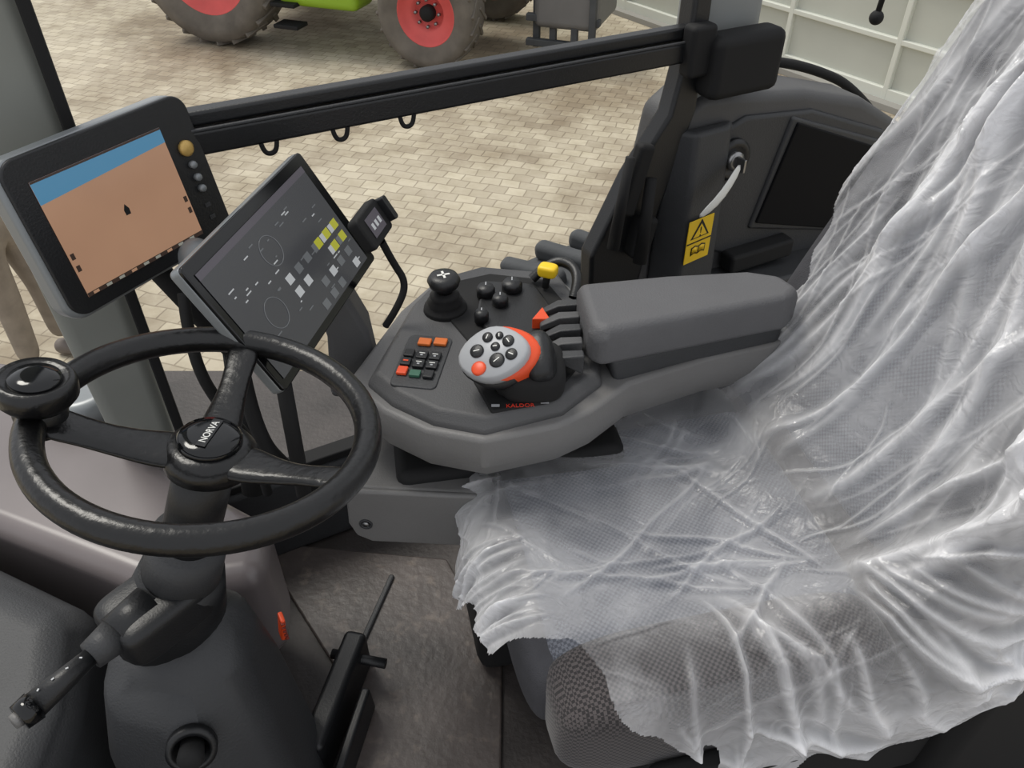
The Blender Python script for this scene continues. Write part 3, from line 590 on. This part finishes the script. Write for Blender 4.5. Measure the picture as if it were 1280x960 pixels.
box('mat_ridge',(-.30,.98,.014),(.012,.25,.012),M_greyD,FMt,rot=(0,0,-.25))

# ------------------------------------------------------------ person standing outside
def person(name,loc,yaw):
    M=T(*loc)@Matrix.Rotation(yaw,4,'Z');g=group(name,M)
    def skin(nm,pts,edges,m,sub=2,root=0):
        me=bpy.data.meshes.new(nm);me.from_pydata([p[0] for p in pts],edges,[]);o=bpy.data.objects.new(nm,me);link(o,g,None,m)
        k=o.modifiers.new('k','SKIN')
        for i,p in enumerate(pts):
            r=p[1];me.skin_vertices[0].data[i].radius=(r if isinstance(r,tuple) else (r,r))
        me.skin_vertices[0].data[root].use_root=True;k.use_smooth_shade=True
        s=o.modifiers.new('s','SUBSURF');s.levels=sub;s.render_levels=sub
        return o
    Mt=mat('trousers',S(140,130,118),.9,var=.15,vscale=12,bump=.5);Mj=mat('jacket',S(70,80,90),.9,var=.1);Ms=mat('skin',S(205,160,135),.6);Mh=mat('hair',S(60,45,35),.8);Msh=mat('shoes',S(112,104,98),.7)
    skin('trousers',[((0,0,.95),(.15,.11)),((.10,0,.85),.10),((.11,.02,.50),.072),((.12,0,.12),.06),((-.10,0,.85),.10),((-.12,.04,.50),.072),((-.14,.02,.12),.06),((0,0,1.05),(.15,.11))],[(0,1),(1,2),(2,3),(0,4),(4,5),(5,6),(0,7)],Mt)
    skin('jacket',[((0,0,1.02),(.16,.12)),((0,0,1.22),(.17,.12)),((0,0,1.42),(.16,.10)),((.2,0,1.42),.065),((.26,.02,1.14),.052),((.24,.10,.90),.040),((-.2,0,1.42),.065),((-.26,.02,1.14),.052),((-.24,.10,.90),.040),((0,0,1.5),.06)],[(0,1),(1,2),(2,3),(3,4),(4,5),(2,6),(6,7),(7,8),(2,9)],Mj)
    for s in(1,-1):
        skin('shoe_%s'%('r' if s>0 else 'l'),[((.13*s,-.05,.05),.05),((.135*s,.07,.045),.05),((.14*s,.17,.035),.038)],[(0,1),(1,2)],Msh)
        skin('hand_%s'%('r' if s>0 else 'l'),[((.24*s,.10,.89),.03),((.235*s,.125,.82),.038),((.225*s,.15,.74),.010),((.235*s,.15,.73),.010),((.245*s,.15,.735),.010),((.255*s,.145,.75),.009),((.215*s,.15,.80),.011)],[(0,1),(1,2),(1,3),(1,4),(1,5),(1,6)],Ms)
    skin('neck',[((0,0,1.48),.055),((0,.01,1.60),.055)],[(0,1)],Ms)
    pad('head',(0,.02,1.68),(.16,.20,.25),Ms,g,e=.9);pad('hair',(0,.0,1.73),(.175,.205,.18),Mh,g,e=.9)
    pad('nose',(0,.125,1.67),(.025,.035,.04),Ms,g,e=.9,n=12,k=8)
    for s in(1,-1):
        pad('eye',(.033*s,.108,1.69),(.025,.015,.012),M_blackM,g,e=.9,n=10,k=6);pad('ear',(.082*s,.01,1.68),(.02,.04,.06),Ms,g,e=.9,n=10,k=6)
    box('mouth',(0,.112,1.625),(.045,.01,.008),mat('lips',S(170,100,90),.6),g)
person('person',(-2.66,3.62,-1.4),math.radians(-100))

# ------------------------------------------------------------ light
w=bpy.data.worlds.new('sky');scene.world=w;w.use_nodes=True;nt=w.node_tree
bg=nt.nodes['Background'];bg.inputs[0].default_value=(.94,.96,1.0,1);bg.inputs[1].default_value=.85
sl=bpy.data.lights.new('sun','SUN');sl.energy=2.2;sl.angle=math.radians(24);sl.color=(1,.96,.88)
so=bpy.data.objects.new('sun',sl);scene.collection.objects.link(so);so.rotation_euler=Vector((.45,-.35,-1)).to_track_quat('-Z','Y').to_euler()

cam=bpy.data.cameras.new('camera');cam.lens=28.125;cam.sensor_width=36;cam.clip_start=.02
co=bpy.data.objects.new('camera',cam);scene.collection.objects.link(co);co.location=(0,0,1.5);co.rotation_euler=(math.radians(50),0,0);scene.camera=co
